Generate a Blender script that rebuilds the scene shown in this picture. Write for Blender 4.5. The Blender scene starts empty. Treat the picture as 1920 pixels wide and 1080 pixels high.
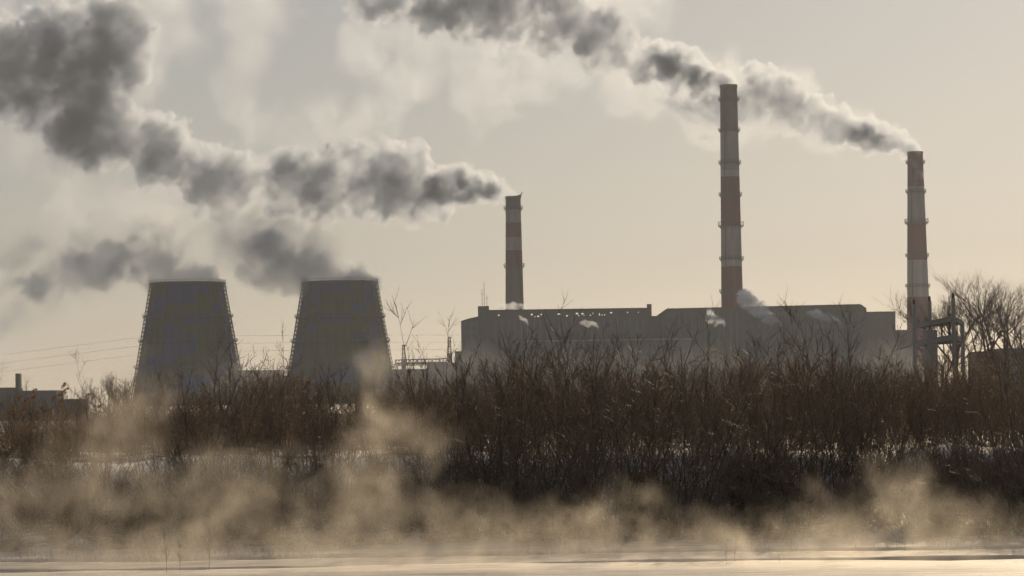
import bpy, math, random
import numpy as np
from mathutils import Vector, Matrix

# ------------------------------------------------------------------ camera, sky, sun, exposure
S = bpy.context.scene
C = S.collection
FPX = 5444.0                      # focal length in photo pixels
CAM = Vector((0.0, 0.0, 3.3))
PITCH = math.atan(230.0 / FPX)
ROLL = math.radians(0.8)
_f = Vector((0, math.cos(PITCH), math.sin(PITCH)))
_r0 = Vector((1, 0, 0)); _u0 = Vector((0, -math.sin(PITCH), math.cos(PITCH)))
_r = _r0 * math.cos(ROLL) - _u0 * math.sin(ROLL)
_u = _r0 * math.sin(ROLL) + _u0 * math.cos(ROLL)
cam = bpy.data.cameras.new('camera'); cam.sensor_width = 36; cam.lens = 36 * FPX / 1920
cam.clip_start = 0.5; cam.clip_end = 20000
co = bpy.data.objects.new('camera', cam); C.objects.link(co)
m3 = Matrix((_r, _u, -_f)).transposed()
co.matrix_world = Matrix.Translation(CAM) @ m3.to_4x4()
S.camera = co

SUN_AZ, SUN_EL = math.radians(15), math.radians(22)     # azimuth from the view axis (+ = to the right)
W = bpy.data.worlds.new('World'); S.world = W; W.use_nodes = True
wt = W.node_tree; bg = wt.nodes['Background']
sky = wt.nodes.new('ShaderNodeTexSky'); sky.sky_type = 'NISHITA'; sky.sun_disc = False
sky.sun_elevation = SUN_EL; sky.sun_rotation = SUN_AZ
sky.altitude = 0; sky.air_density = 0.85; sky.dust_density = 0.45; sky.ozone_density = 1.0
hs = wt.nodes.new('ShaderNodeHueSaturation'); hs.inputs['Saturation'].default_value = 0.65; wt.links.new(sky.outputs[0], hs.inputs['Color'])
tn = wt.nodes.new('ShaderNodeMix'); tn.data_type = 'RGBA'; tn.blend_type = 'MULTIPLY'; tn.inputs[0].default_value = 1.0; tn.inputs[7].default_value = (1.0, 0.935, 0.87, 1)
wt.links.new(hs.outputs[0], tn.inputs[6]); wt.links.new(tn.outputs[2], bg.inputs[0]); bg.inputs[1].default_value = 0.068
sl = bpy.data.lights.new('sun', 'SUN'); sl.energy = 4.5; sl.angle = math.radians(0.5); sl.color = (1.0, 0.77, 0.50)
so = bpy.data.objects.new('sun', sl); C.objects.link(so)
_d = Vector((math.sin(SUN_AZ) * math.cos(SUN_EL), math.cos(SUN_AZ) * math.cos(SUN_EL), math.sin(SUN_EL)))
so.rotation_euler = _d.to_track_quat('Z', 'Y').to_euler(); so.location = (0, 0, 400)
S.view_settings.view_transform = 'Standard'; S.view_settings.look = 'None'
S.view_settings.exposure = -0.58; S.view_settings.gamma = 1
cy = S.cycles
cy.use_denoising = True; cy.max_bounces = 5; cy.diffuse_bounces = 2; cy.glossy_bounces = 2
cy.transparent_max_bounces = 8; cy.volume_bounces = 2; cy.volume_step_rate = 3.5; cy.volume_max_steps = 128
cy.use_adaptive_sampling = True; cy.adaptive_threshold = 0.045
cy.caustics_reflective = False; cy.caustics_refractive = False

# ------------------------------------------------------------------ helpers
rnd = random.Random(7)
def ray(px, py): return _f + _r * ((px - 960) / FPX) + _u * ((540 - py) / FPX)
def P(px, py, Y):
    d = ray(px, py); return CAM + d * (Y / d.y)
def SC(Y): return Y / FPX                      # metres per photo pixel at distance Y

def tag(o, label=None, cat=None, group=None, kind=None):
    if label: o['label'] = label
    if cat: o['category'] = cat
    if group: o['group'] = group
    if kind: o['kind'] = kind
    return o
def empty(name, loc=(0, 0, 0), rz=0):
    o = bpy.data.objects.new(name, None); C.objects.link(o); o.location = loc; o.rotation_euler = (0, 0, rz)
    o.empty_display_size = 1; return o
def mesh(name, v, f, mat=None, smooth=False):
    me = bpy.data.meshes.new(name); me.from_pydata([tuple(a) for a in v], [], f); me.update()
    if mat: me.materials.append(mat)
    if smooth: me.polygons.foreach_set('use_smooth', [True] * len(me.polygons))
    return me
def obj(name, me, parent=None, loc=None, rz=None):
    o = bpy.data.objects.new(name, me); C.objects.link(o)
    if parent: o.parent = parent
    if loc is not None: o.location = loc
    if rz is not None: o.rotation_euler = (0, 0, rz)
    return o

class MB:                                       # collects boxes, tubes, rings into one mesh
    def __init__(s): s.v = []; s.f = []
    def add(s, v, f):
        n = len(s.v); s.v += [tuple(a) for a in v]; s.f += [tuple(i + n for i in q) for q in f]
    def box(s, x0, x1, y0, y1, z0, z1):
        s.add([(x0,y0,z0),(x1,y0,z0),(x1,y1,z0),(x0,y1,z0),(x0,y0,z1),(x1,y0,z1),(x1,y1,z1),(x0,y1,z1)],
              [(0,3,2,1),(4,5,6,7),(0,1,5,4),(1,2,6,5),(2,3,7,6),(3,0,4,7)])
    def bar(s, a, b, w, h=None):
        a = Vector(a); b = Vector(b); h = h or w; d = (b - a).normalized()
        u = d.cross(Vector((0, 0, 1)));  u = u.normalized() if u.length > 1e-3 else Vector((1, 0, 0)); t = d.cross(u)
        q = [u * w / 2 + t * h / 2, u * -w / 2 + t * h / 2, u * -w / 2 - t * h / 2, u * w / 2 - t * h / 2]
        s.add([a + k for k in q] + [b + k for k in q], [(3,2,1,0),(4,5,6,7),(0,1,5,4),(1,2,6,5),(2,3,7,6),(3,0,4,7)])
    def lathe(s, prof, n=32, close=False, c=(0, 0)):
        v = []; f = []
        for (r, z) in prof:
            for k in range(n):
                a = 2 * math.pi * k / n; v.append((c[0] + r * math.cos(a), c[1] + r * math.sin(a), z))
        m = len(prof)
        for j in range(m if close else m - 1):
            for k in range(n):
                j2 = (j + 1) % m
                f.append((j*n+k, j*n+(k+1)%n, j2*n+(k+1)%n, j2*n+k))
        s.add(v, f)
    def tube(s, pts, radii, n=3):
        k0 = len(s.v); m = len(pts)
        for i, p in enumerate(pts):
            p = Vector(p); d = (Vector(pts[min(i+1, m-1)]) - Vector(pts[max(i-1, 0)])).normalized()
            u = d.cross(Vector((0.3, 0.9, 0.17))); u.normalize(); t = d.cross(u)
            for k in range(n):
                a = 2 * math.pi * k / n; s.v.append(tuple(p + (u * math.cos(a) + t * math.sin(a)) * radii[i]))
        for i in range(m - 1):
            for k in range(n):
                s.f.append((k0+i*n+k, k0+i*n+(k+1)%n, k0+(i+1)*n+(k+1)%n, k0+(i+1)*n+k))
    def build(s, name, mat, parent=None, smooth=False, loc=None, rz=None):
        return obj(name, mesh(name, s.v, s.f, mat, smooth), parent, loc, rz)

def mat(name, col, rough=0.8, var=0.15, scale=3.0, streak=False, spec=0.3, bump=0.0, col2=None, coords='Object'):
    m = bpy.data.materials.new(name); m.use_nodes = True; t = m.node_tree; b = t.nodes['Principled BSDF']
    b.inputs['Roughness'].default_value = rough; b.inputs['Specular IOR Level'].default_value = spec
    tc = t.nodes.new('ShaderNodeTexCoord'); mp = t.nodes.new('ShaderNodeMapping'); nz = t.nodes.new('ShaderNodeTexNoise')
    t.links.new(tc.outputs[coords], mp.inputs[0]); t.links.new(mp.outputs[0], nz.inputs['Vector'])
    nz.inputs['Scale'].default_value = scale; nz.inputs['Detail'].default_value = 6; nz.inputs['Roughness'].default_value = 0.65
    if streak: mp.inputs['Scale'].default_value = (1, 1, 0.08)
    cr = t.nodes.new('ShaderNodeValToRGB'); e = cr.color_ramp.elements
    lo = tuple(max(0, c * (1 - var)) for c in col) + (1,); hi = tuple(min(1, c * (1 + var)) for c in (col2 or col)) + (1,)
    e[0].position = 0.32; e[0].color = lo; e[1].position = 0.68; e[1].color = hi
    t.links.new(nz.outputs['Fac'], cr.inputs[0]); t.links.new(cr.outputs[0], b.inputs['Base Color'])
    if bump:
        bp = t.nodes.new('ShaderNodeBump'); bp.inputs['Strength'].default_value = bump; bp.inputs['Distance'].default_value = 0.12
        t.links.new(nz.outputs['Fac'], bp.inputs['Height']); t.links.new(bp.outputs[0], b.inputs['Normal'])
    return m

M = dict(
    conc=mat('weathered_concrete', (0.33, 0.32, 0.30), var=0.3, scale=0.25, streak=True),
    conc_dark=mat('sooty_concrete', (0.16, 0.145, 0.13), var=0.35, scale=0.25, streak=True),
    conc_light=mat('pale_concrete', (0.46, 0.45, 0.42), var=0.25, scale=0.25, streak=True),
    red=mat('faded_red_paint', (0.21, 0.078, 0.066), var=0.3, scale=0.25, streak=True),
    red_dark=mat('sooty_red_paint', (0.19, 0.085, 0.065), var=0.35, scale=0.25, streak=True),
    white=mat('faded_white_paint', (0.55, 0.54, 0.51), var=0.2, scale=0.25, streak=True),
    steel=mat('dark_steel', (0.10, 0.10, 0.10), 0.6, 0.3, 1.0, spec=0.5),
    rust=mat('rusty_steel', (0.17, 0.10, 0.07), 0.8, 0.4, 0.6),
    green=mat('olive_sheet', (0.085, 0.095, 0.018), 0.55, 0.3, 0.35, streak=True),
    blue=mat('blue_sheet', (0.03, 0.068, 0.20), 0.55, 0.3, 0.35, streak=True),
    shell=mat('dark_shell', (0.09, 0.09, 0.09), 0.8, 0.3, 0.3),
    facade=mat('grey_facade', (0.17, 0.17, 0.165), 0.85, 0.25, 0.06, streak=True),
    facade2=mat('dark_facade', (0.125, 0.125, 0.12), 0.85, 0.25, 0.06, streak=True),
    roof=mat('bitumen_roof', (0.10, 0.10, 0.10), 0.9, 0.3, 0.1),
    brick=mat('red_brown_brick', (0.23, 0.13, 0.10), 0.9, 0.3, 0.5),
    glass=mat('dusty_window_glass', (0.10, 0.105, 0.11), 0.35, 0.3, 0.2, spec=0.6),
    snow=mat('snow', (0.80, 0.81, 0.83), 0.6, 0.06, 0.8, bump=0.25),
    bark=mat('willow_bark', (0.10, 0.072, 0.052), 0.6, 0.4, 6.0, spec=0.3),
    twig=mat('brown_twig', (0.22, 0.165, 0.12), 0.55, 0.4, 6.0, spec=0.3),
    treebark=mat('tree_bark', (0.22, 0.18, 0.145), 0.8, 0.3, 2.0),
)

def ground_mat():
    """dead grass and litter with snow lying in patches"""
    m = M['snow'].copy(); m.name = 'patchy_snow_ground'; t = m.node_tree; b = t.nodes['Principled BSDF']; snow = b.inputs['Base Color'].links[0].from_socket
    tc = t.nodes.new('ShaderNodeTexCoord'); nz = t.nodes.new('ShaderNodeTexNoise'); nz.inputs['Scale'].default_value = 0.55; nz.inputs['Detail'].default_value = 8; nz.inputs['Roughness'].default_value = 0.7; t.links.new(tc.outputs['Object'], nz.inputs['Vector'])
    n2 = t.nodes.new('ShaderNodeTexNoise'); n2.inputs['Scale'].default_value = 9; n2.inputs['Detail'].default_value = 6; t.links.new(tc.outputs['Object'], n2.inputs['Vector'])
    c2 = t.nodes.new('ShaderNodeValToRGB'); c2.color_ramp.elements[0].color = (0.035, 0.022, 0.013, 1); c2.color_ramp.elements[1].color = (0.13, 0.085, 0.05, 1); t.links.new(n2.outputs['Fac'], c2.inputs[0])
    cr = t.nodes.new('ShaderNodeValToRGB'); cr.color_ramp.elements[0].position = 0.47; cr.color_ramp.elements[1].position = 0.56; sx = t.nodes.new('ShaderNodeSeparateXYZ'); t.links.new(tc.outputs['Object'], sx.inputs[0])
    mr = t.nodes.new('ShaderNodeMapRange'); mr.interpolation_type = 'SMOOTHSTEP'; mr.inputs[1].default_value = 74.5; mr.inputs[2].default_value = 77.5; mr.inputs[4].default_value = 0.2; t.links.new(sx.outputs[1], mr.inputs[0])
    mr2 = t.nodes.new('ShaderNodeMapRange'); mr2.interpolation_type = 'SMOOTHSTEP'; mr2.inputs[1].default_value = 81.0; mr2.inputs[2].default_value = 82.5; mr2.inputs[4].default_value = -0.2; t.links.new(sx.outputs[1], mr2.inputs[0])
    a1 = t.nodes.new('ShaderNodeMath'); t.links.new(nz.outputs['Fac'], a1.inputs[0]); t.links.new(mr.outputs[0], a1.inputs[1]); a2 = t.nodes.new('ShaderNodeMath'); t.links.new(a1.outputs[0], a2.inputs[0]); t.links.new(mr2.outputs[0], a2.inputs[1])
    t.links.new(a2.outputs[0], cr.inputs[0])
    mx = t.nodes.new('ShaderNodeMix'); mx.data_type = 'RGBA'; t.links.new(cr.outputs[0], mx.inputs[0]); t.links.new(c2.outputs[0], mx.inputs[6]); t.links.new(snow, mx.inputs[7]); t.links.new(mx.outputs[2], b.inputs['Base Color']); return m
M['ground'] = ground_mat()
# ------------------------------------------------------------------ ground, ice
def smooth(a, b, x):
    t = min(1, max(0, (x - a) / (b - a))); return t * t * (3 - 2 * t)
def ground_z(x, y):
    edge = 70.5 + 1.0 * math.sin(x * 0.21 + 1.0) + 0.6 * math.sin(x * 0.63)
    crest = edge + 9.5 + 0.8 * math.sin(x * 0.33 + 2)
    z = -0.35 + 0.75 * smooth(edge - 1.0, edge + 2.5, y)
    z += 1.65 * smooth(crest - 4.2, crest, y)
    z += 0.10 * math.sin(x * 0.9 + y * 0.5) * smooth(edge, edge + 3, y) + 0.06 * math.sin(x * 2.3 - y * 1.1) * smooth(edge, edge + 3, y)
    if y > 300: z += 0.0
    return z
ys = list(np.arange(64, 104, 0.5)) + [106, 110, 116, 124, 135, 150, 170, 200, 250, 320, 450, 650, 900, 1200, 1500, 2000, 3000, 4500, 6000]
xs0 = list(np.arange(-34, 34.1, 0.6))
xs = [-2600, -1500, -800, -400, -200, -120, -80, -60, -48, -40] + xs0 + [40, 48, 60, 80, 120, 200, 400, 800, 1500, 2600]
v = [(x, y, ground_z(x, y)) for y in ys for x in xs]; nx = len(xs)
f = [(j*nx+i, j*nx+i+1, (j+1)*nx+i+1, (j+1)*nx+i) for j in range(len(ys)-1) for i in range(nx-1)]
tag(obj('snowy_ground', mesh('snowy_ground', v, f, M['ground'], True)), kind='structure')

# ------------------------------------------------------------------ chimneys
def chimney(label, pxc_top, py_top, pxc_bot, py_bot, w_top, w_bot, Y, bands, rings, big, jag=False):
    top = P(pxc_top, py_top, Y); bot = P(pxc_bot, py_bot, Y); s = SC(Y)
    cx = bot.x; zt = top.z; zb = bot.z
    rt, rb = w_top * s / 2, w_bot * s / 2
    def R(z): return rt + (rb - rt) * (zt - z) / (zt - zb)
    def Z(py): return zt + (zb - zt) * (py - py_top) / (py_bot - py_top)
    root = empty('factory_chimney', (cx, Y, 2.0)); tag(root, label, 'chimney', 'tall striped chimneys of the power station')
    lv = [(Z(a), k) for a, k in bands]                      # top edge of each band and its paint
    for i, (z, k) in enumerate(lv):
        z2 = lv[i + 1][0] if i + 1 < len(lv) else 2.0
        b = MB(); n = max(2, int((z - z2) / 12))
        b.lathe([(R(z2 + (z - z2) * j / n), z2 + (z - z2) * j / n - 2.0) for j in range(n + 1)], 40)
        b.build('shaft_section', M[k], root, True)
    b = MB(); b.lathe([(R(zt) + 0.25, zt - 3.2), (R(zt) + 0.3, zt - 1.8), (R(zt) - 0.7, zt - 1.8), (R(zt) - 0.7, zt - 14)], 40); b.build('rim', M['conc_dark'], root, True)
    for py in rings:
        z = Z(py) - 2.0; r = R(z + 2); wd = 1.5 if py in big else 1.0
        g = MB(); g.lathe([(r + 0.02, z - 0.25), (r + wd, z - 0.25), (r + wd, z), (r + 0.02, z)], 40)
        for k in range(20):
            a = 2 * math.pi * k / 20; ca, sa = math.cos(a), math.sin(a)
            g.bar((ca * r, sa * r, z - 1.5), (ca * (r + wd - .1), sa * (r + wd - .1), z - 0.2), 0.14)
        go = g.build('gallery', M['steel'], root)
        g = MB(); hh = 2.3 if py in big else 1.3
        for h in (0.6, hh): g.lathe([(r + wd, z + h), (r + wd + 0.10, z + h), (r + wd + .10, z + h + 0.10), (r + wd, z + h + 0.10)], 40, True)
        for k in range(40):
            a = 2 * math.pi * k / 40; ca, sa = math.cos(a) * (r + wd), math.sin(a) * (r + wd)
            g.bar((ca, sa, z), (ca, sa, z + hh), 0.12)
        g.build('railing', M['steel'], go)
    b = MB(); a = -2.2                                       # caged ladder up the shaft
    for z0 in np.arange(4, zt - 6, 6.0):
        for da in (-0.035, 0.035):
            r0, r1 = R(z0 + 2) + 0.45, R(min(z0 + 8, zt)) + 0.45
            b.bar((math.cos(a + da) * r0, math.sin(a + da) * r0, z0), (math.cos(a + da) * r1, math.sin(a + da) * r1, min(z0 + 6, zt - 3)), 0.14)
        r0 = R(z0 + 2); b.bar((math.cos(a) * r0, math.sin(a) * r0, z0 + 3), (math.cos(a) * (r0 + .5), math.sin(a) * (r0 + .5), z0 + 3), 0.5, 0.12)
    b.build('ladder', M['steel'], root)
    if jag:                                                  # broken lip and a bent lightning rod on the rim
        b = MB(); r = R(zt)
        for k in range(9):
            a = -1.2 + k * 0.22; h = 0.4 + 0.9 * (k / 8) ** 2
            b.box(math.cos(a) * r - .5, math.cos(a) * r + .5, math.sin(a) * r - .4, math.sin(a) * r + .4, zt - 2.05, zt - 2 + h)
        b.bar((r - .3, -.5, zt - 2), (r + 1.1, -.5, zt + 0.6), 0.5); b.build('broken_lip', M['conc_dark'], root)
    return root
chimney('shortest striped chimney rising behind the left end of the long hall', 959.5, 369, 965, 580, 28, 34.5, 1600,
        [(369, 'conc_dark'), (393, 'conc'), (418, 'red'), (445, 'conc'), (470, 'red'), (500, 'conc_dark')], [391, 499], [], True)
chimney('tallest chimney, dark grey top over red and pale bands', 1366, 160, 1373, 575, 32, 41, 1600,
        [(160, 'conc_dark'), (247, 'conc'), (320, 'conc_light'), (332, 'red'), (424, 'conc'), (488, 'conc_light'), (500, 'red')], [187, 245, 306, 366, 424, 486, 547], [424])
chimney('red and white banded chimney beside the open concrete frame', 1717, 285, 1722.5, 620, 28.5, 43.5, 1700,
        [(285, 'red_dark'), (350, 'conc'), (420, 'red'), (488, 'conc_light'), (557, 'red')], [305, 360, 418, 480, 537, 595], [418])

# ------------------------------------------------------------------ cooling towers
def tower(label, pxc, py_rim, Y, seed):
    s = SC(Y); top = P(pxc, py_rim, Y); zt = top.z; R_t = 70 * s - 1.0; N = 16; rows = 12; z0 = 2.0
    slope = (103.5 - 70) * s / (zt - P(pxc, 720, Y).z)
    def R(z): return R_t + (zt - z) * slope
    cosN = math.cos(math.pi / N); off = math.radians(-90 - 4.5)
    root = empty('cooling_tower', (P(pxc + 2, 700, Y).x, Y, z0)); tag(root, label, 'cooling tower', 'cooling towers')
    b = MB(); b.lathe([(R(z0 + 6) - .5, 6), (R(zt) - .5, zt - z0), (R(zt) - 1.3, zt - z0), (R(z0 + 6) - 1.3, 6)], N, True)
    sh = b.build('shell', M['shell'], root, rz=off)
    rr = random.Random(seed); zs = [z0 + 6 + (zt - 1.2 - z0 - 6) * j / rows for j in range(rows + 1)]
    for j in range(rows):
        za, zb = zs[j] + 0.10, zs[j + 1] - 0.10
        ra, rb = R(za) * cosN, R(zb) * cosN
        wa, wb = R(za) * math.sin(math.pi / N) - 0.28, R(zb) * math.sin(math.pi / N) - 0.28
        vv = [(ra, -wa, za - z0), (ra, wa, za - z0), (rb, wb, zb - z0), (rb, -wb, zb - z0)]
        vv += [(x - 0.3, y, z) for x, y, z in vv]
        me = mesh('cladding_panel', vv, [(0,1,2,3),(7,6,5,4),(0,4,5,1),(1,5,6,2),(2,6,7,3),(3,7,4,0)], M['green'])
        for k in range(N):
            o = obj('cladding_panel', me, root, rz=off + math.pi * 2 * (k + .5) / N)
            ph = (k * 1.35 - j * 1.0 + seed * 2.1 + 0.9 * math.sin(j * .9 + seed)) % 5.2
            blue = ph < 2.3
            if rr.random() < 0.10: blue = not blue
            o.material_slots[0].link = 'OBJECT'; o.material_slots[0].material = M['blue' if blue else 'green']
    # lattice column outside every corner
    b = MB(); L = int((zt - z0) / 2.0)
    for i in range(L):
        za, zb = z0 + (zt - z0) * i / L, z0 + (zt - z0) * (i + 1) / L
        b.bar((R(za) + 1.25, 0, za - z0), (R(zb) + 1.25, 0, zb - z0), 0.30)
        b.bar((R(za) - .2, 0, za - z0), (R(za) + 1.25, 0, za - z0), 0.5, 0.55)
        b.bar((R(za), 0, za - z0), (R(zb) + 1.2, 0, zb - z0), 0.16)
    b.bar((R(z0) - .05, 0, 0), (R(zt) - .05, 0, zt - z0), 0.5)
    me = mesh('lattice_column', b.v, b.f, M['steel'])
    for k in range(N): obj('lattice_column', me, root, rz=off + 2 * math.pi * k / N)
    for py in (594, 640, 689):
        z = P(pxc, py, Y).z - z0; r = R(z + z0); b = MB()
        b.lathe([(r - .3, z - .35), (r + 2.1, z - .35), (r + 2.1, z + 0.1), (r - .3, z + 0.1)], N, True)
        for k in range(N * 3):
            a = 2 * math.pi * k / (N * 3); b.bar((math.cos(a) * (r + 1.9), math.sin(a) * (r + 1.9), z), (math.cos(a) * (r + 1.9), math.sin(a) * (r + 1.9), z + 1.2), 0.14)
        b.lathe([(r + 1.9, z + 1.1), (r + 2.02, z + 1.1), (r + 2.02, z + 1.22), (r + 1.9, z + 1.22)], N, True)
        b.build('ring_walkway', M['steel'], root, rz=off)
    b = MB(); r = R(zt); z = zt - z0
    b.lathe([(r - 1.4, z - 1.1), (r + 1.7, z - 1.1), (r + 1.7, z - .3), (r + .5, z), (r - 1.4, z)], N, True)
    rim = b.build('rim', M['steel'], root, rz=off)
    b = MB()
    for k in range(N * 4):
        a = 2 * math.pi * k / (N * 4); q = (r + 1.55) * (cosN if k % 4 == 2 else 1 - (1 - cosN) * (0.75 if k % 2 else 0))
        b.bar((math.cos(a) * q, math.sin(a) * q, z - .4), (math.cos(a) * q, math.sin(a) * q, z + 1.0), 0.13)
    b.lathe([(r + 1.5, z + .9), (r + 1.62, z + .9), (r + 1.62, z + 1.05), (r + 1.5, z + 1.05)], N, True)
    b.build('railing', M['steel'], rim)
    for k in range(N):                                        # open inlet legs under the shell
        a0 = 2 * math.pi * k / N; a1 = 2 * math.pi * (k + .5) / N
        b = MB(); b.bar((math.cos(a0) * R(z0), math.sin(a0) * R(z0), 0), (math.cos(a1) * R(z0 + 6) * cosN, math.sin(a1) * R(z0 + 6) * cosN, 6.3), 0.6); b.build('inlet_strut', M['conc'], root, rz=off)

tower('cooling tower on the far left, green and blue cladding', 351, 530, 1450, 1)
tower('cooling tower nearer the long hall, green and blue cladding', 637, 528, 1450, 2)

# ------------------------------------------------------------------ power house
def boxpart(name, x0, x1, y0, y1, z0, z1, m, parent):
    b = MB(); b.box(x0, x1, y0, y1, z0, z1); return b.build(name, M[m], parent)
YB = 1500
def X(px, Y=YB): return P(px, 650, Y).x
def Zp(px, py, Y=YB): return P(px, py, Y).z
hall = empty('power_house', (X(1270), YB, 2.0)); tag(hall, 'long grey boiler hall of the power station below the chimneys', 'building')
hx, hy, hz = hall.location
def hp(name, px0, px1, py_top, ya, yb, m, z0=0.0, pxz=None):
    return boxpart(name, X(px0) - hx, X(px1) - hx, ya, yb, z0, Zp(pxz or (px0 + px1) / 2, py_top) - hz, m, hall)
hp('wing', 865, 917, 601, 0, 30, 'facade')
zt_w = Zp(890, 601) - hz
b = MB(); x0, x1 = X(867) - hx, X(917) - hx                      # low pitched roof on the wing
b.add([(x0, -.5, zt_w + .01), (x1, -.5, zt_w + .01), (x1, 30, zt_w + .01), (x0, 30, zt_w + .01), (x0 + 3, -.5, zt_w + 1.0), (x1, -.5, zt_w + 3.2), (x1, 30, zt_w + 3.2), (x0 + 3, 30, zt_w + 1.0)],
      [(0,3,2,1),(4,5,6,7),(0,1,5,4),(1,2,6,5),(2,3,7,6),(3,0,4,7)]); b.build('wing_roof', M['roof'], hall)
hp('stair_tower', 897, 917.5, 574, -1.0, 14, 'facade2')
for px, h in ((905, 9), (909, 13), (914, 6)):
    z = Zp(907, 574) - hz; b = MB(); b.bar((X(px) - hx, 5, z), (X(px) - hx, 5, z + h), 0.22); b.bar((X(px) - hx - .7, 5, z + h * .7), (X(px) - hx + .7, 5, z + h * .7), 0.15); b.build('antenna', M['steel'], hall)
hp('turbine_hall', 917.5, 1219, 594.5, -0.6, 45, 'facade2')
# clerestory along the roof edge: front and back wall with real openings
zl, zh = Zp(1068, 594.5) - hz, Zp(1068, 582) - hz
holes = [(936, 589, 3, 3), (971, 591, 4, 2.5), (979, 592.5, 3, 2.5), (998, 588.5, 3.5, 3.5), (1004, 592.6, 2, 2), (1010, 592, 3.5, 3), (1016, 588.5, 2.5, 3.5), (1049, 588.5, 5, 3), (1064, 592, 3.5, 3),
         (1083, 588, 5, 3.5), (1086, 591.8, 2.2, 2.4), (1093, 588.5, 4.5, 3), (1096, 591.6, 2, 2), (1108, 591.3, 2.5, 2), (1113, 588, 2, 2.5), (1125, 590, 2, 5), (1130, 591.3, 2, 2.5), (1135, 591, 2, 3), (1147, 587.2, 5, 2.5), (1178, 587, 2.5, 2.5), (1198, 587, 2, 2)]
def holed_wall(y, thick, name):
    cols = sorted(set([917.7, 1218.8] + [c for h in holes for c in (h[0] - h[2] / 2, h[0] + h[2] / 2)]))
    b = MB()
    for a, c in zip(cols[:-1], cols[1:]):
        mid = (a + c) / 2; gaps = sorted([(zl + (594.5 - (h[1] + h[3] / 2)) / 12.5 * (zh - zl), zl + (594.5 - (h[1] - h[3] / 2)) / 12.5 * (zh - zl)) for h in holes if abs(h[0] - mid) < h[2] / 2])
        z = zl
        for g0, g1 in gaps:
            if g0 > z: b.box(X(a) - hx, X(c) - hx, y, y + thick, z, g0)
            z = max(z, g1)
        b.box(X(a) - hx, X(c) - hx, y, y + thick, z, zh)
    b.build(name, M['facade2'], hall)
holed_wall(-0.3, 0.4, 'clerestory_wall'); holed_wall(3.2, 0.4, 'clerestory_wall')
boxpart('clerestory_roof', X(917.6) - hx, X(1219.5) - hx, -1.0, 4.2, zh + .004, zh + 0.8, 'roof', hall)
hp('connecting_block', 1219.5, 1240, 592, 2, 40, 'facade2')
for px, py, w in ((1220, 569, 9),):
    b = MB(); z = Zp(px, 582) - hz; b.box(X(px) - hx - 1.2, X(px) - hx + 1.2, 8, 10.4, z - 3, Zp(px, 569) - hz); b.build('vent_stack', M['brick'], hall)
def bevel_block(name, px0, px1, py, ya, yb, m, bev):
    x0, x1, z = X(px0) - hx, X(px1) - hx, Zp((px0 + px1) / 2, py) - hz
    pr = [(x0, 0), (x0, z - bev), (x0 + bev * 1.4, z), (x1 - bev * 1.4, z + .9), (x1, z - bev + .9), (x1, 0)]
    n = len(pr); b = MB(); b.add([(x, ya, q) for x, q in pr] + [(x, yb, q) for x, q in pr], [tuple(range(n)), tuple(range(2*n-1, n-1, -1))] + [((i+1) % n, i, n+i, n+(i+1) % n) for i in range(n)])
    return b.build(name, M[m], hall)
bevel_block('boiler_house', 1240.3, 1625, 576, -2, 50, 'facade2', 2.2)
hp('annex', 1625.3, 1680, 584, 0, 40, 'facade')
hp('low_annex', 1680.3, 1720, 618, 4, 40, 'facade')
b = MB()
for k, px in enumerate(np.arange(1250, 1622, 12.0)): b.box(X(px) - hx - .35, X(px) - hx + .35, -2.5, -1.996, 4, Zp(px, 580) - hz - 1)
b.build('pilasters', M['facade'], hall)
b = MB()
for k, px in enumerate(np.arange(930, 1215, 12.0)): b.box(X(px) - hx - .35, X(px) - hx + .35, -1.1, -0.596, 4, zl - .6)
b.build('pilasters', M['facade'], hall)
hp('deaerator_block', 985, 1300, 640, -14, -2.004, 'facade')
z = Zp(1142, 640) - hz; boxpart('snowy_parapet', X(984.5) - hx, X(1300.5) - hx, -14.5, -2.6, z + .004, z + 0.7, 'conc', hall)
for r, (pa, pb, py, y) in enumerate([(872, 912, 616, -.05), (872, 912, 630, -.05), (925, 1214, 606, -.66), (925, 1214, 622, -.66), (1250, 1618, 590, -2.06), (1250, 1618, 612, -2.06), (1250, 1618, 632, -2.06), (1632, 1675, 600, -.05), (990, 1296, 652, -14.06)]):
    for px in np.arange(pa, pb - 7, 12.0):
        z = Zp(px, py) - hz
        boxpart('window', X(px + 2) - hx, X(px + 9.5) - hx, y, y + .04, z - 1.2, z + 1.2, 'glass', hall)

# ------------------------------------------------------------------ small structures of the plant
def simple_building(label, parts, Y, name='low_building', cat='building'):
    xs = [p[1] for p in parts] + [p[2] for p in parts]; cx = P(sum(xs) / len(xs), 700, Y).x
    root = empty(name, (cx, Y, 2.0)); tag(root, label, cat)
    for (nm, px0, px1, py, ya, yb, m) in parts:
        boxpart(nm, P(px0, 700, Y).x - cx, P(px1, 700, Y).x - cx, ya, yb, -1.0, P((px0 + px1) / 2, py, Y).z - 2.0, m, root)
    return root
r_ = simple_building('low dark shed with a square stack at the far left', [('shed', -60, 24, 727, 0, 20, 'facade'), ('stack', 25, 33, 700, 4, 8, 'facade'), ('long_shed', 34, 104, 732, 1, 18, 'facade'), ('wall', 104.5, 160, 748, 5, 7, 'facade')], 1000)
simple_building('low brown block standing between the two cooling towers', [('block', 440, 526, 694, 0, 20, 'brick'), ('lean_to', 526.4, 545, 704, 2, 16, 'brick')], 1500)
simple_building('low brown block under the pipe bridge beside the hall', [('block', 735, 800, 692, 0, 20, 'brick'), ('block', 800.4, 866, 680, -2, 18, 'facade2'), ('step', 852, 865, 657, 18.4, 26, 'facade2')], 1490)
simple_building('dark low building behind the bare trees at the far right', [('block', 1878, 2010, 652, 0, 18, 'conc'), ('lean_to', 1835, 1877.6, 658, 2, 14, 'brick')], 600)
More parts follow.
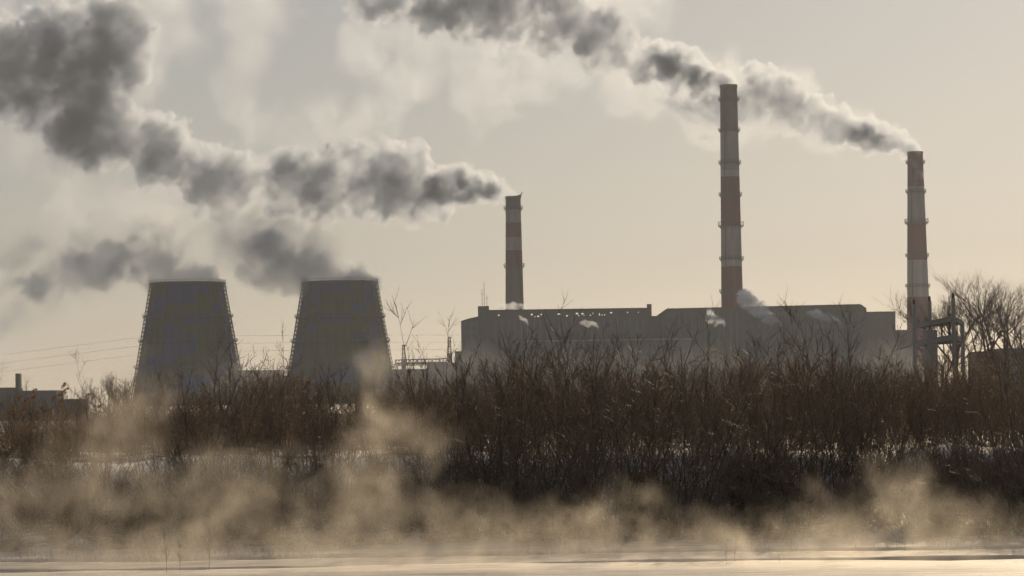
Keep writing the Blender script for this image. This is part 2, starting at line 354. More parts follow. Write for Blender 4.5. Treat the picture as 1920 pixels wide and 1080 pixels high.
# lattice pipe bridge
YT = 1470; root = empty('pipe_bridge', (P(790, 680, YT).x, YT, 2.0)); tag(root, 'lattice pipe bridge between cooling tower and hall', 'bridge')
cx = root.location.x; b = MB(); x0, x1 = P(741, 680, YT).x - cx, P(838, 680, YT).x - cx; za, zb = P(790, 674.5, YT).z - 2, P(790, 685, YT).z - 2
for y in (0, 2.5):
    b.bar((x0, y, za), (x1, y, za + .4), 0.5); b.bar((x0, y, zb), (x1, y, zb + .4), 0.4)
    n = 14
    for i in range(n):
        xa, xb = x0 + (x1 - x0) * i / n, x0 + (x1 - x0) * (i + 1) / n
        b.bar((xa, y, za), (xa, y, zb), 0.3); b.bar((xa, y, zb if i % 2 else za), (xb, y, za if i % 2 else zb), 0.25)
b.build('truss', M['rust'], root)
b = MB(); b.tube([(x0, 1.2, zb + 1.0), (x1, 1.2, zb + 1.3)], [0.5, 0.5], 8); b.build('pipe', M['steel'], root)
for px in (745, 775, 806, 834):
    b = MB(); x = P(px, 690, YT).x - cx; b.bar((x, 1.2, -1), (x, 1.2, zb), 0.6); b.build('trestle', M['rust'], root)
# two small banded lattice masts
def mast(label, px, py_top, py_bot, Y):
    root = empty('lattice_mast', (P(px, py_bot, Y).x, Y, 2.0)); tag(root, label, 'mast', 'small red and white masts')
    zt, zb = P(px, py_top, Y).z - 2, P(px, py_bot, Y).z - 2
    b = MB(); b.box(-1.2, 1.2, -1.2, 1.2, 0, zb); b.build('base', M['rust'], root)
    n = 6
    for i in range(n):
        a, c = zb + (zt - zb) * i / n, zb + (zt - zb) * (i + 1) / n; b = MB(); w = 0.75 - 0.25 * i / n; w2 = 0.75 - 0.25 * (i + 1) / n
        for sx, sy in ((1, 1), (1, -1), (-1, 1), (-1, -1)): b.bar((sx * w, sy * w, a), (sx * w2, sy * w2, c), 0.32)
        for sy in (-1, 1): b.bar((-w, sy * w, a), (w2, sy * w2, c), 0.2); b.bar((w, sy * w, a), (-w2, sy * w2, c), 0.2)
        b.build('mast_section', M['white' if i % 2 else 'red'], root)
    b = MB(); b.box(-.9, .9, -.9, .9, zt, zt + .4); b.build('top_platform', M['steel'], root)
mast('small red and white mast above the pipe bridge', 757, 648, 673, 1475)
mast('small red and white mast next to the hall end wall', 843, 633, 662, 1480)
# unfinished concrete frame
YF = 310; kf = YF / 700; Npt = P(1788, 640, YF); root = empty('concrete_frame', (Npt.x, YF, 2.0)); tag(root, 'unfinished open concrete frame with three tall posts beside chimney', 'frame structure')
def FX(px): return P(px, 620, YF).x - Npt.x
def FZ(py): return P(1770, py, YF).z - 2.0
posts = [(FX(1720), 5 * kf, FZ(568)), (FX(1755), 10 * kf, FZ(561)), (FX(1788), 0, FZ(559)), (FX(1812), 6 * kf, FZ(604))]
for x, y, z in posts:
    b = MB(); b.box(x - .19, x + .19, y - .19, y + .19, -1, z); b.build('post', M['conc'], root)
    if z > FZ(600):
        b = MB(); b.box(x - .12, x + .12, y - .12, y + .12, z + .003, z + .5); b.build('rebar_stub', M['rust'], root)
for py, t in ((601, 1.1), (635, 1.3)):
    for i, j in ((0, 2), (2, 3), (3, 1), (1, 0)):
        (xa, ya, _), (xb, yb, _) = posts[i], posts[j]; za = FZ(py) + {0: -.55, 1: -.35, 2: 0.13, 3: -.22}[i]; zb = FZ(py) + {0: -.55, 1: -.35, 2: 0.13, 3: -.22}[j]
        b = MB(); b.bar((xa, ya, za), (xb, yb, zb), 0.31, t * .36); b.build('beam', M['conc'], root)
q = [Vector((x, y, 0)) for x, y, _ in posts]; b = MB(); zz = {0: -.55, 1: -.35, 2: 0.13, 3: -.22}; o4 = [0, 2, 3, 1]
for py in (601, 635):
    b = MB(); lo = [(q[i].x, q[i].y, FZ(py) + zz[i] + .21) for i in o4]; b.add(lo + [(x, y, z + .14) for x, y, z in lo], [(3,2,1,0),(4,5,6,7),(0,1,5,4),(1,2,6,5),(2,3,7,6),(3,0,4,7)]); b.build('slab', M['conc'], root)
b = MB(); b.box(FX(1742), FX(1760), 1, 4, -1, FZ(618)); b.build('core_wall', M['conc'], root)
for i in range(3):
    b = MB(); x = FX(1770 + 14 * i); b.bar((x, 1.3, FZ(635)), (x, 1.3, FZ(602)), 0.11); b.build('strut', M['rust'], root)
# power lines
for i, (ya, yb, ye) in enumerate(((666, 633, 628), (681.5, 649, 641), (698, 665, 655))):
    pts = []
    for k in range(31):
        px = -120 + 985 * k / 30; t = (px) / 257
        py = ya + (yb - ya) * t if px < 257 else yb + (ye - yb) * (1 - math.exp(-(px - 257) / 180 * 1.0)) * 1.0
        pts.append(P(px, py, 1560 + 20 * i))
    b = MB(); b.tube(pts, [0.055] * len(pts), 4); o = b.build('power_line', M['steel'])
    tag(o, ['top wire of the three power lines left of the towers', 'middle wire of the three power lines left of the towers', 'lowest wire of the three power lines left of the towers'][i], 'power line', 'power lines')

# ------------------------------------------------------------------ smoke and steam (volumes)
def vol_mat(name, col, dens, aniso):
    m = bpy.data.materials.new(name); m.use_nodes = True; t = m.node_tree; t.nodes.clear()
    out = t.nodes.new('ShaderNodeOutputMaterial'); pv = t.nodes.new('ShaderNodeVolumePrincipled')
    pv.inputs['Color'].default_value = (*col, 1); pv.inputs['Density'].default_value = dens; pv.inputs['Anisotropy'].default_value = aniso
    pv.inputs['Density Attribute'].default_value = 'density'
    t.links.new(pv.outputs[0], out.inputs['Volume']); return m
def path_puffs(path, Y, seed, jit=0.28, step=0.5, kids=7, grow=1.0):
    """overlapping puffs along a path, each with smaller puffs budding from its surface"""
    r = random.Random(seed); out = []; s = SC(Y)
    for (a, b) in zip(path[:-1], path[1:]):
        d = math.hypot(b[0] - a[0], b[1] - a[1]); n = max(1, int(round(d / (step * (a[2] + b[2]) / 2))))
        for k in range(n):
            t = k / n; rp = a[2] + (b[2] - a[2]) * t
            j = jit if rp > 14 else 0.08
            c = P(a[0] + (b[0] - a[0]) * t + r.gauss(0, 1) * rp * j, a[1] + (b[1] - a[1]) * t + r.gauss(0, 1) * rp * j * .8, Y)
            rr = rp * s * r.uniform(0.7, 0.98) * grow; c.y += r.gauss(0, .5) * rr * j * 1.5
            out.append((c, Vector((rr, rr, rr))))
            for q in range(kids if rp > 9 else 0):
                w = Vector((r.gauss(0, 1), r.gauss(0, .8) - .3, r.gauss(0, 1))).normalized(); k2 = rr * r.uniform(0.28, 0.5)
                out.append((c + w * rr * r.uniform(0.72, 0.95), Vector((k2, k2, k2))))
    return out
def fog(name, label, layers, material, cat='smoke', group=None, seed=0, part='smoke_section'):
    """layers: (puffs, density, bump size m, bump amp, noise size m, noise amp, gain, voxel m, slab width m).
    Every layer is a row of volumes cut on one shared lattice, so that they join without a seam."""
    allp = [p for L in layers for p in L[0]]
    base = min(allp, key=lambda p: p[0].z)[0]; root = empty(name, (base.x, base.y, max(0, base.z))); tag(root, label, cat, group, 'stuff'); ro_ = root.location.copy()
    for (puffs, dens, vs, va, ns, na, gain, h, slab) in layers:
        mg = 1.05 + va * 0.5 + na * 0.3
        lo = min(c.x - r.x * mg for c, r in puffs); hi = max(c.x + r.x * mg for c, r in puffs); ns_ = max(1, int(round((hi - lo) / slab))); i0 = math.floor(lo / h); i1 = math.ceil(hi / h); w = (i1 - i0) // ns_ + 1
        for k in range(ns_):
            a, b = i0 + k * w, min(i0 + (k + 1) * w - 1, i1)
            near = [(c, r) for c, r in puffs if c.x - r.x * mg <= (b + 1) * h and c.x + r.x * mg >= (a - 1) * h]
            if b <= a or not near: continue
            mn = Vector((a * h, math.floor(min(c.y - r.y * mg for c, r in near) / h) * h, math.floor(max(0.02, min(c.z - r.z * mg for c, r in near)) / h + 1) * h))
            cnt = [b - a + 1, int((max(c.y + r.y * mg for c, r in near) - mn.y) / h) + 2, int((max(c.z + r.z * mg for c, r in near) - mn.z) / h) + 2]
            mx = Vector([mn[i] + (cnt[i] - 1) * h for i in range(3)])
            fog_section(part, root, ro_, near, dens, vs, va, ns, na, gain, mn, mx, cnt, material, seed)
    return root
def fog_section(name, root, org, puffs, dens, vs, va, ns, na, gain, mn, mx, cnt, material, seed):
    ng = bpy.data.node_groups.new(name, 'GeometryNodeTree'); ng.interface.new_socket('Geometry', in_out='OUTPUT', socket_type='NodeSocketGeometry')
    N, Lk = ng.nodes, ng.links
    def nd(t, **kw):
        n = N.new(t)
        for k, v_ in kw.items(): setattr(n, k, v_)
        return n
    def math_(op, a, b=None, c=None, clamp=False):
        n = nd('ShaderNodeMath', operation=op, use_clamp=clamp)
        for i, x in enumerate((a, b, c)):
            if x is None: continue
            if isinstance(x, (int, float)): n.inputs[i].default_value = x
            else: Lk.new(x, n.inputs[i])
        return n.outputs[0]
    pos = nd('GeometryNodeInputPosition').outputs[0]
    wn = nd('ShaderNodeTexNoise'); wn.inputs['Scale'].default_value = 1 / (vs * 1.6); wn.inputs['Detail'].default_value = 1; Lk.new(pos, wn.inputs['Vector'])
    wm = nd('ShaderNodeVectorMath', operation='MULTIPLY_ADD'); Lk.new(wn.outputs['Color'], wm.inputs[0]); wm.inputs[1].default_value = (vs * 1.4,) * 3; Lk.new(pos, wm.inputs[2])
    wp = wm.outputs[0]; half = Vector((vs * 0.7,) * 3)
    ri, ro = nd('GeometryNodeRepeatInput'), nd('GeometryNodeRepeatOutput'); ri.pair_with_output(ro)
    ro.repeat_items.clear(); ro.repeat_items.new('FLOAT', 'd'); ri.inputs['Iterations'].default_value = len(puffs); ri.inputs['d'].default_value = 1000.0
    def table(vals):
        sw = nd('GeometryNodeIndexSwitch', data_type='VECTOR')
        while len(sw.index_switch_items) < len(vals): sw.index_switch_items.new()
        for i_, x in enumerate(vals): sw.inputs[i_ + 1].default_value = x
        Lk.new(ri.outputs['Iteration'], sw.inputs[0]); return sw.outputs[0]
    e = nd('ShaderNodeVectorMath', operation='MULTIPLY_ADD'); Lk.new(wp, e.inputs[0])
    Lk.new(table([(1 / r[0], 1 / r[1], 1 / r[2]) for c, r in puffs]), e.inputs[1])
    Lk.new(table([tuple(-(c - org + half)[i] / r[i] for i in range(3)) for c, r in puffs]), e.inputs[2])
    l = nd('ShaderNodeVectorMath', operation='LENGTH'); Lk.new(e.outputs[0], l.inputs[0])
    Lk.new(math_('MINIMUM', ri.outputs['d'], l.outputs['Value']), ro.inputs['d'])
    n = math_('SUBTRACT', 1.0, ro.outputs['d'])
    if va:
        vo = nd('ShaderNodeTexVoronoi'); vo.inputs['Scale'].default_value = 1 / vs; vo.inputs['Detail'].default_value = 0.8; vo.inputs['Roughness'].default_value = 0.6; vo.inputs['Lacunarity'].default_value = 2.4
        Lk.new(wp, vo.inputs['Vector']); n = math_('ADD', n, math_('MULTIPLY_ADD', vo.outputs['Distance'], -va, va * 0.55))
    fb = nd('ShaderNodeTexNoise'); fb.inputs['Scale'].default_value = 1 / ns; fb.inputs['Detail'].default_value = 5; fb.inputs['Roughness'].default_value = 0.68
    of = nd('ShaderNodeVectorMath', operation='ADD'); Lk.new(wp, of.inputs[0]); of.inputs[1].default_value = (seed * 13.7, seed * 5.1, 31.0); Lk.new(of.outputs[0], fb.inputs['Vector'])
    n = math_('ADD', n, math_('MULTIPLY_ADD', fb.outputs['Fac'], na, -na * 0.5))
    d = math_('MULTIPLY', math_('MULTIPLY', n, gain, clamp=True), math_('MULTIPLY', math_('MAXIMUM', math_('MULTIPLY_ADD', fb.outputs['Fac'], 3.4, -1.1), 0.1), dens))
    vc = nd('GeometryNodeVolumeCube'); Lk.new(d, vc.inputs['Density'])
    vc.inputs['Min'].default_value = mn - org; vc.inputs['Max'].default_value = mx - org
    for i, k in enumerate(('Resolution X', 'Resolution Y', 'Resolution Z')): vc.inputs[k].default_value = cnt[i]
    sm = nd('GeometryNodeSetMaterial'); sm.inputs['Material'].default_value = material; Lk.new(vc.outputs[0], sm.inputs[0])
    go = nd('NodeGroupOutput'); Lk.new(sm.outputs[0], go.inputs[0])
    vd = bpy.data.volumes.new(name); vd.materials.append(material); o = bpy.data.objects.new(name, vd); C.objects.link(o); o.parent = root
    md = o.modifiers.new('fog', 'NODES'); md.node_group = ng
M['smoke'] = vol_mat('smoke', (0.76, 0.845, 0.98), 1.0, 0.6)
M['steam'] = vol_mat('steam', (0.80, 0.87, 0.98), 1.0, 0.6)
GS = 'smoke plumes of the chimneys'
pL = [(958, 365, 9), (938, 360, 20), (900, 353, 31), (850, 350, 38), (790, 345, 54), (735, 325, 66), (680, 325, 70), (600, 342, 64), (540, 335, 66), (470, 335, 66), (410, 352, 58), (350, 325, 66), (285, 300, 66), (225, 285, 70),
      (165, 235, 84), (165, 140, 96), (190, 75, 84), (110, 80, 90), (30, 130, 95), (-70, 110, 90)]
vL = [(640, 250, 45), (560, 245, 45), (470, 245, 40), (420, 60, 70), (340, 50, 80), (270, 20, 80), (200, 200, 90), (100, 230, 110), (40, 260, 80), (130, 360, 55), (300, 400, 55), (420, 420, 50), (-60, 60, 100)]
fog('smoke_plume', 'thick grey smoke plume trailing left from the shortest chimney', [
    (path_puffs(pL, 1600, 3, grow=1.18), 0.165, 6.0, 0.6, 13, 0.95, 11.0, 0.85, 1e6),
    (path_puffs([(960, 368, 10), (940, 361, 16), (905, 353, 24), (860, 350, 30), (800, 345, 36)], 1600, 31, jit=.15, grow=1.1), 0.34, 5, 0.4, 10, 0.6, 5.0, 0.8, 1e6),
    (path_puffs(vL, 1615, 4, step=.8, kids=0, grow=1.3), 0.030, 18, 0, 32, 2.6, 1.5, 1.9, 1e6)], M['smoke'], group=GS, seed=1)
pM = [(1364, 157, 15), (1342, 149, 25), (1290, 133, 37), (1230, 115, 46), (1160, 88, 50), (1100, 55, 60), (1020, 25, 68), (930, 5, 76), (830, -10, 76), (740, -25, 66), (650, -50, 70)]
vM = [(1200, 30, 55), (1120, 0, 60), (1060, 100, 60), (1000, 120, 60), (930, 150, 62), (850, 80, 70), (770, 120, 60), (715, 190, 55), (700, 240, 40), (730, 60, 60)]
fog('smoke_plume', 'dark smoke plume streaming from the tallest chimney to the top edge', [
    (path_puffs(pM, 1600, 5, grow=1.14), 0.165, 5.0, 0.6, 11, 0.95, 11.0, 0.85, 1e6),
    (path_puffs([(1367, 161, 15), (1345, 151, 20), (1300, 136, 30), (1240, 118, 36)], 1600, 32, jit=.15, grow=1.1), 0.34, 5, 0.4, 10, 0.6, 5.0, 0.8, 1e6),
    (path_puffs(vM, 1615, 6, step=.7, kids=0, grow=1.3), 0.042, 15, 0, 26, 2.6, 1.6, 1.7, 1e6)], M['smoke'], group=GS, seed=2)
pR = [(1713, 282, 13), (1690, 273, 21), (1640, 263, 30), (1585, 246, 37), (1530, 215, 39), (1475, 195, 42), (1435, 168, 44), (1395, 195, 42), (1330, 200, 36), (1270, 195, 32), (1235, 190, 26)]
vR = [(1330, 225, 40), (1240, 190, 45), (1180, 150, 45), (1480, 190, 60), (1420, 210, 65), (1650, 255, 36)]
dR = [(1724, 283, 10), (1716, 305, 12), (1722, 330, 12), (1712, 352, 9)]
fog('smoke_plume', 'grey smoke plume of the rightmost chimney drifting behind the tallest one', [
    (path_puffs(pR, 1700, 7, grow=1.12), 0.15, 5.0, 0.6, 11, 0.95, 9.0, 0.85, 1e6),
    (path_puffs([(1716, 285, 13), (1692, 274, 18), (1645, 264, 26), (1590, 247, 30)], 1700, 33, jit=.15, grow=1.1), 0.28, 5, 0.4, 10, 0.6, 4.0, 0.85, 1e6),
    (path_puffs(vR, 1700, 8, step=.7, kids=0, grow=1.3), 0.045, 13, 0, 24, 2.4, 1.5, 1.7, 1e6),
    (path_puffs(dR, 1691, 9, kids=2), 0.11, 4, 0.5, 7, 1.4, 1.5, 0.85, 1e6)], M['smoke'], group=GS, seed=3)
GT = 'steam clouds over the cooling towers'
def tower_steam(label, pxc, rest, veil, seed):
    s_ = SC(1450); dome = [(P(pxc + dx, 533, 1450), Vector((30 * s_ * k, 60 * s_, h * s_))) for dx, h, k in ((-56, 36, 1.0), (-28, 54, 1.3), (6, 58, 1.3), (36, 44, 1.2), (56, 24, .8))]
    fog('steam_cloud', label, [(dome + path_puffs(rest, 1450, seed, step=.45, kids=5, grow=1.35), 0.13, 8, 0.35, 18, 0.6, 3.0, 1.0, 1e6),
        (path_puffs(veil, 1460, seed + 1, step=.6, kids=0, grow=1.3), 0.06, 16, 0, 28, 2.4, 1.5, 1.9, 1e6)], M['steam'], group=GT, seed=seed, cat='steam', part='steam_section')
tower_steam('steam billowing left from the leftmost cooling tower', 351, [(320, 505, 30), (270, 488, 34), (230, 480, 32), (190, 508, 32), (110, 515, 30), (40, 545, 28)], [(230, 500, 45), (130, 510, 50), (60, 540, 55), (10, 580, 60), (-60, 600, 60), (60, 430, 45)], 11)
tower_steam('steam billowing left from the cooling tower nearer the hall', 637, [(600, 505, 34), (550, 512, 42), (505, 490, 46), (478, 450, 34)], [(560, 470, 55), (480, 440, 55), (400, 450, 50), (320, 440, 50), (260, 430, 40), (440, 410, 40), (540, 410, 40)], 13)
GV = 'small steam jets on the hall'
for i, (lab, pth, Y) in enumerate((
        ('thin steam jet below the left clerestory of the hall', [(990, 608, 2), (984, 603, 5), (974, 596, 6)], 1440),
        ('tiny steam jet in the middle of the hall front', [(1122, 614, 2), (1112, 610, 5), (1090, 603, 5)], 1440),
        ('short steam jet at the left end of the boiler house', [(1360, 612, 2), (1348, 602, 9), (1330, 588, 11)], 1440),
        ('largest steam jet, rising in front of the tallest chimney foot', [(1464, 610, 3), (1442, 594, 13), (1418, 580, 18), (1398, 562, 16), (1388, 545, 10)], 1440),
        ('faint steam jet at the right part of the boiler house', [(1577, 608, 2), (1556, 594, 8), (1535, 590, 9), (1518, 588, 7)], 1440),
        ('low steam along the roof at the foot of the shortest chimney', [(985, 578, 4), (960, 574, 8), (930, 578, 5)], 1530))):
    fog('steam_jet', lab, [(path_puffs(pth, Y, 20 + i, step=.4, kids=2, grow=1.2), 0.5, 3, 0.4, 6, 0.9, 2.5, 0.45, 1e6)], M['steam'], group=GV, seed=i, cat='steam', part='steam_section')

gm = [(P(px, 705, 1400 + 25 * (k % 3)), Vector((34, 22, 15))) for k, px in enumerate(range(180, 1760, 70))]
fog('ground_mist', 'thin grey mist lying in front of the power station', [(gm, 0.007, 12, 0, 22, 2.0, 1.0, 3.0, 1e6)], M['steam'], cat='mist', seed=17, part='mist_section')

# ------------------------------------------------------------------ ice on the river
def ice_mat():
    m = mat('snow_dusted_ice', (0.52, 0.52, 0.53), 0.65, 0.42, 1.6, bump=0.6, spec=0.5)
    mp = [n for n in m.node_tree.nodes if n.type == 'MAPPING'][0]; mp.inputs['Scale'].default_value = (0.25, 1.6, 1); return m
M['ice'] = ice_mat()
def water_mat():
    m = bpy.data.materials.new('cold_water'); m.use_nodes = True; t = m.node_tree; b = t.nodes['Principled BSDF']
    b.inputs['Base Color'].default_value = (0.02, 0.025, 0.03, 1); b.inputs['Roughness'].default_value = 0.08; b.inputs['IOR'].default_value = 1.33
    nz = t.nodes.new('ShaderNodeTexNoise'); nz.inputs['Scale'].default_value = 3; nz.inputs['Detail'].default_value = 4; bp = t.nodes.new('ShaderNodeBump'); bp.inputs['Strength'].default_value = 0.3; bp.inputs['Distance'].default_value = 0.05
    tc = t.nodes.new('ShaderNodeTexCoord'); t.links.new(tc.outputs['Object'], nz.inputs['Vector']); t.links.new(nz.outputs['Fac'], bp.inputs['Height']); t.links.new(bp.outputs[0], b.inputs['Normal']); return m
M['water'] = water_mat()
tag(obj('river_water', mesh('river_water', [(-400, -50, 0), (400, -50, 0), (400, 82, 0), (-400, 82, 0)], [(0, 1, 2, 3)], M['water'])), kind='structure')
v, f = [], []; n = 0
r = random.Random(5)
def ice_sheet(y0, y1, zt, x0, x1, amp, sd):
    """a thin slab of ice with a ragged near and far edge"""
    rr = random.Random(sd); K = 160; b = MB(); a = [rr.uniform(0, 6.28) for _ in range(6)]
    def e(x, q): return amp * (math.sin(x * .31 + a[q]) + .6 * math.sin(x * .83 + a[q + 1]) + .35 * math.sin(x * 2.3 + a[q + 2]) + .15 * rr.uniform(-1, 1))
    rows = []
    for i in range(K + 1):
        x = x0 + (x1 - x0) * i / K; t = math.sin(math.pi * i / K) ** .5
        ya, yb = y0 + e(x, 0), y1 + e(x, 3); mid = (ya + yb) / 2; ya = mid + (ya - mid) * t; yb = mid + (yb - mid) * t
        rows.append([(x, ya, zt - .06), (x, ya, zt)] + [(x, ya + (yb - ya) * k / 6, zt + .015 * rr.random()) for k in range(1, 6)] + [(x, yb, zt), (x, yb, zt - .06)])
    w = len(rows[0]); b.add([p for q in rows for p in q], [(i*w+k, (i+1)*w+k, (i+1)*w+k+1, i*w+k+1) for i in range(K) for k in range(w - 1)])
    return b.build('ice_sheet', M['ice'], smooth=True)
for i, a in enumerate(((40, 61.3, .07, -60, 60, .45, 1), (61.9, 65.4, .05, -60, 60, .4, 2), (65.7, 74.0, .07, -60, 60, .35, 3))):
    tag(ice_sheet(*a), kind='structure')

# ------------------------------------------------------------------ vegetation
def leaf_mat(name, col, col2):
    m = bpy.data.materials.new(name); m.use_nodes = True; t = m.node_tree; t.nodes.clear()
    o = t.nodes.new('ShaderNodeOutputMaterial'); d = t.nodes.new('ShaderNodeBsdfDiffuse'); tr = t.nodes.new('ShaderNodeBsdfTranslucent'); mx = t.nodes.new('ShaderNodeMixShader')
    gi = t.nodes.new('ShaderNodeNewGeometry'); cr = t.nodes.new('ShaderNodeValToRGB'); cr.color_ramp.elements[0].color = (*col, 1); cr.color_ramp.elements[1].color = (*col2, 1)
    t.links.new(gi.outputs['Random Per Island'], cr.inputs[0]); t.links.new(cr.outputs[0], d.inputs[0]); t.links.new(cr.outputs[0], tr.inputs[0])
    mx.inputs[0].default_value = 0.45; t.links.new(d.outputs[0], mx.inputs[1]); t.links.new(tr.outputs[0], mx.inputs[2]); t.links.new(mx.outputs[0], o.inputs[0]); return m
M['dry_leaf'] = leaf_mat('dry_leaf', (0.18, 0.128, 0.085), (0.56, 0.44, 0.305))
M['reed'] = leaf_mat('dry_reed', (0.16, 0.10, 0.05), (0.33, 0.22, 0.11))
M['reed_head'] = leaf_mat('reed_head', (0.20, 0.12, 0.065), (0.36, 0.235, 0.13))
UP = Vector((0, 0, 1))
def perp(d, r):
    w = Vector((r.gauss(0, 1), r.gauss(0, 1), r.gauss(0, 1))); w -= d * w.dot(d); return w.normalized()
def branch(b, p, d, L, r0, r, seg=4, up=0.25, wob=0.10, tip=0.35, sides=3):
    """grow a tapered curved shoot; returns its points"""
    pts = [p.copy()]; rad = [r0]
    for i in range(seg):
        d = (d + UP * up / seg + perp(d, r) * wob).normalized(); p = p + d * (L / seg); pts.append(p.copy()); rad.append(r0 * (1 - (1 - tip) * (i + 1) / seg))
    b.tube(pts, rad, sides); return pts
def at(pts, t):
    k = t * (len(pts) - 1); i = min(int(k), len(pts) - 2); q = k - i; return pts[i].lerp(pts[i+1], q), (pts[i+1] - pts[i]).normalized()
def leafq(b, p, d, r, ln, w):
    s = perp(d, r) * w; e = p + d * ln + Vector((0, 0, -ln * .4)); m_ = p.lerp(e, .5)
    b.add([p, m_ + s, e, m_ - s], [(0, 1, 2, 3)])
def shrub_meshes(seed, H, stems, fan, side, sub, leaves, r0=0.024, thin=1.0):
    r = random.Random(seed); S_ = MB(); T = MB(); Lf = MB()
    for k in range(stems):
        a = r.uniform(0, 6.28); tilt = abs(r.gauss(0, 1)) * fan; d = Vector((math.cos(a) * math.sin(tilt), math.sin(a) * math.sin(tilt), math.cos(tilt)))
        base = Vector((math.cos(a), math.sin(a), 0)) * r.uniform(0, .35) + Vector((0, 0, -.15)); L = H * r.uniform(.55, 1.0)
        st = branch(S_, base, d, L, r0 * r.uniform(.6, 1.1), r, 8, 0.35, 0.13, 0.22)
        for j in range(side):
            t = r.uniform(.15, .97); p, dd = at(st, t); w = (dd + perp(dd, r) * r.uniform(.45, 1.0)).normalized(); l = (0.18 + 0.42 * (1 - t)) * H * r.uniform(.35, .8)
            br = branch(T, p, w, l, 0.0075 * thin, r, 4, .35, .14, .45)
            for q in range(sub):
                t2 = r.uniform(.15, .98); p2, d2 = at(br, t2); w2 = (d2 + perp(d2, r) * r.uniform(.5, 1.1)).normalized(); l2 = r.uniform(.12, .42) * min(1.0, H / 3)
                tw = branch(T, p2, w2, l2, 0.005 * thin, r, 2, .25, .15, .5)
                for z in range(leaves):
                    if r.random() < .8:
                        p3, d3 = at(tw, r.random()); leafq(Lf, p3, (d3 + perp(d3, r)).normalized(), r, r.uniform(.025, .06), r.uniform(.007, .015))
    return [('stems', mesh('stems', S_.v, S_.f, M['bark'])), ('twigs', mesh('twigs', T.v, T.f, M['twig']))] + ([('dry_leaves', mesh('dry_leaves', Lf.v, Lf.f, M['dry_leaf']))] if Lf.v else [])
def plant(name, parts, loc, rz, sc, label, cat, group, lean=0.0):
    root = empty(name, loc, rz); root.scale = sc if isinstance(sc, tuple) else (sc, sc, sc); root.rotation_euler = (lean, 0, rz); tag(root, label, cat, group)
    for nm, me in parts: obj(nm, me, root)
    return root
def interp(tab, x):
    for (a, va), (b_, vb) in zip(tab[:-1], tab[1:]):
        if x <= b_: return va + (vb - va) * max(0, (x - a)) / (b_ - a)
    return tab[-1][1]
TOP = [(-100, 752), (0, 752), (150, 748), (230, 730), (300, 706), (420, 692), (560, 702), (700, 712), (780, 700), (850, 696), (960, 680), (1100, 676), (1300, 680), (1500, 674), (1700, 664), (1800, 668), (2020, 670)]
thick = [shrub_meshes(100 + i, 3.4, 13, .28, 9, 5, 6, 0.012) for i in range(7)]
r = random.Random(21); cnt = 0
for row, d0 in enumerate((82, 84.5, 87, 90, 93.5, 98, 104, 112, 122)):
    sp = 1.4 if d0 < 95 else 1.9; wx = 0.19 * d0
    x = -wx + r.uniform(0, sp)
    while x < wx:
        y = d0 + r.uniform(-1.1, 1.1); px = 960 + x / y * FPX; top = P(px, interp(TOP, px) + r.uniform(-42, 60), y).z; g = ground_z(x, y); h = max(1.0, top - g)
        plant('thicket_shrub', thick[r.randrange(7)], (x, y, g), r.uniform(0, 6.28), (h / 3.5 * r.uniform(.95, 1.25), h / 3.5 * r.uniform(.95, 1.25), h / 3.3),
              'leafless brown shrub in the dense thicket on top of the bank', 'shrub', 'thicket shrubs on the bank top'); cnt += 1
        x += sp * r.uniform(.75, 1.25)
willow = [shrub_meshes(200 + i, 5.0, 17, .42, 13, 6, 1, 0.021, 1.0) for i in range(5)]
NEAR = [(-40, 80, 760), (60, 82, 770), (190, 81, 740), (300, 80, 700), (395, 79, 650), (440, 83, 640), (520, 80, 720), (585, 79, 690), (640, 82, 680), (760, 81, 740), (830, 80, 660), (870, 83, 630), (930, 79.5, 640), (985, 82, 610), (1050, 80, 620),
        (1110, 83, 590), (1150, 79.5, 600), (1215, 81.5, 620), (1275, 79, 600), (1320, 83, 640), (1385, 80, 650), (1440, 82, 630), (1500, 79.5, 600), (1560, 82, 590), (1610, 80, 640), (1670, 83, 620), (1730, 80, 680), (1800, 82, 670), (1850, 78.5, 660), (1925, 80, 640), (1990, 79, 620)]
r = random.Random(33)
for px, y, top in NEAR:
    y -= 6.5
    q = P(px, 900, y); g = ground_z(q.x, y); h = P(px, top, y).z - g
    plant('willow_shrub', willow[r.randrange(5)], (q.x, y, g), r.uniform(0, 6.28), (h / 4.9 * 1.05, h / 4.9 * 1.05, h / 4.75), 'dark bare willow shrub fanning up from the bank slope at the ice edge', 'shrub', 'willow shrubs along the ice edge')
brush = [shrub_meshes(230 + i, 1.9, 22, .55, 9, 5, 2, 0.012) for i in range(4)]
for row, (d0, n_) in enumerate(((71.6, 26), (73.6, 26), (75.6, 14))):
    for k in range(n_):
        y = d0 + r.uniform(-.9, .9); x = (-.185 + .37 * (k + r.random()) / n_) * y; g = ground_z(x, y); s_ = r.uniform(.65, 1.2)
        plant('brush_shrub', brush[r.randrange(4)], (x, y, g), r.uniform(0, 6.28), (s_ * 1.15, s_ * 1.15, s_), 'low tangled brown brush on the bank slope under the willows', 'shrub', 'low brush on the bank slope')
arch = shrub_meshes(260, 5.2, 16, .75, 12, 5, 0, 0.028, 1.2)
for px, y, s_, lab in ((1960, 68.5, .86, 'wide arching bare shrub leaning in from the right edge'), (1865, 71, .6, 'low spreading bare shrub beside the arching one at the right')):
    q = P(px, 980, y); plant('arching_shrub', arch, (q.x, y, max(.05, ground_z(q.x, y))), 1.0 + y, s_, lab, 'shrub', None)
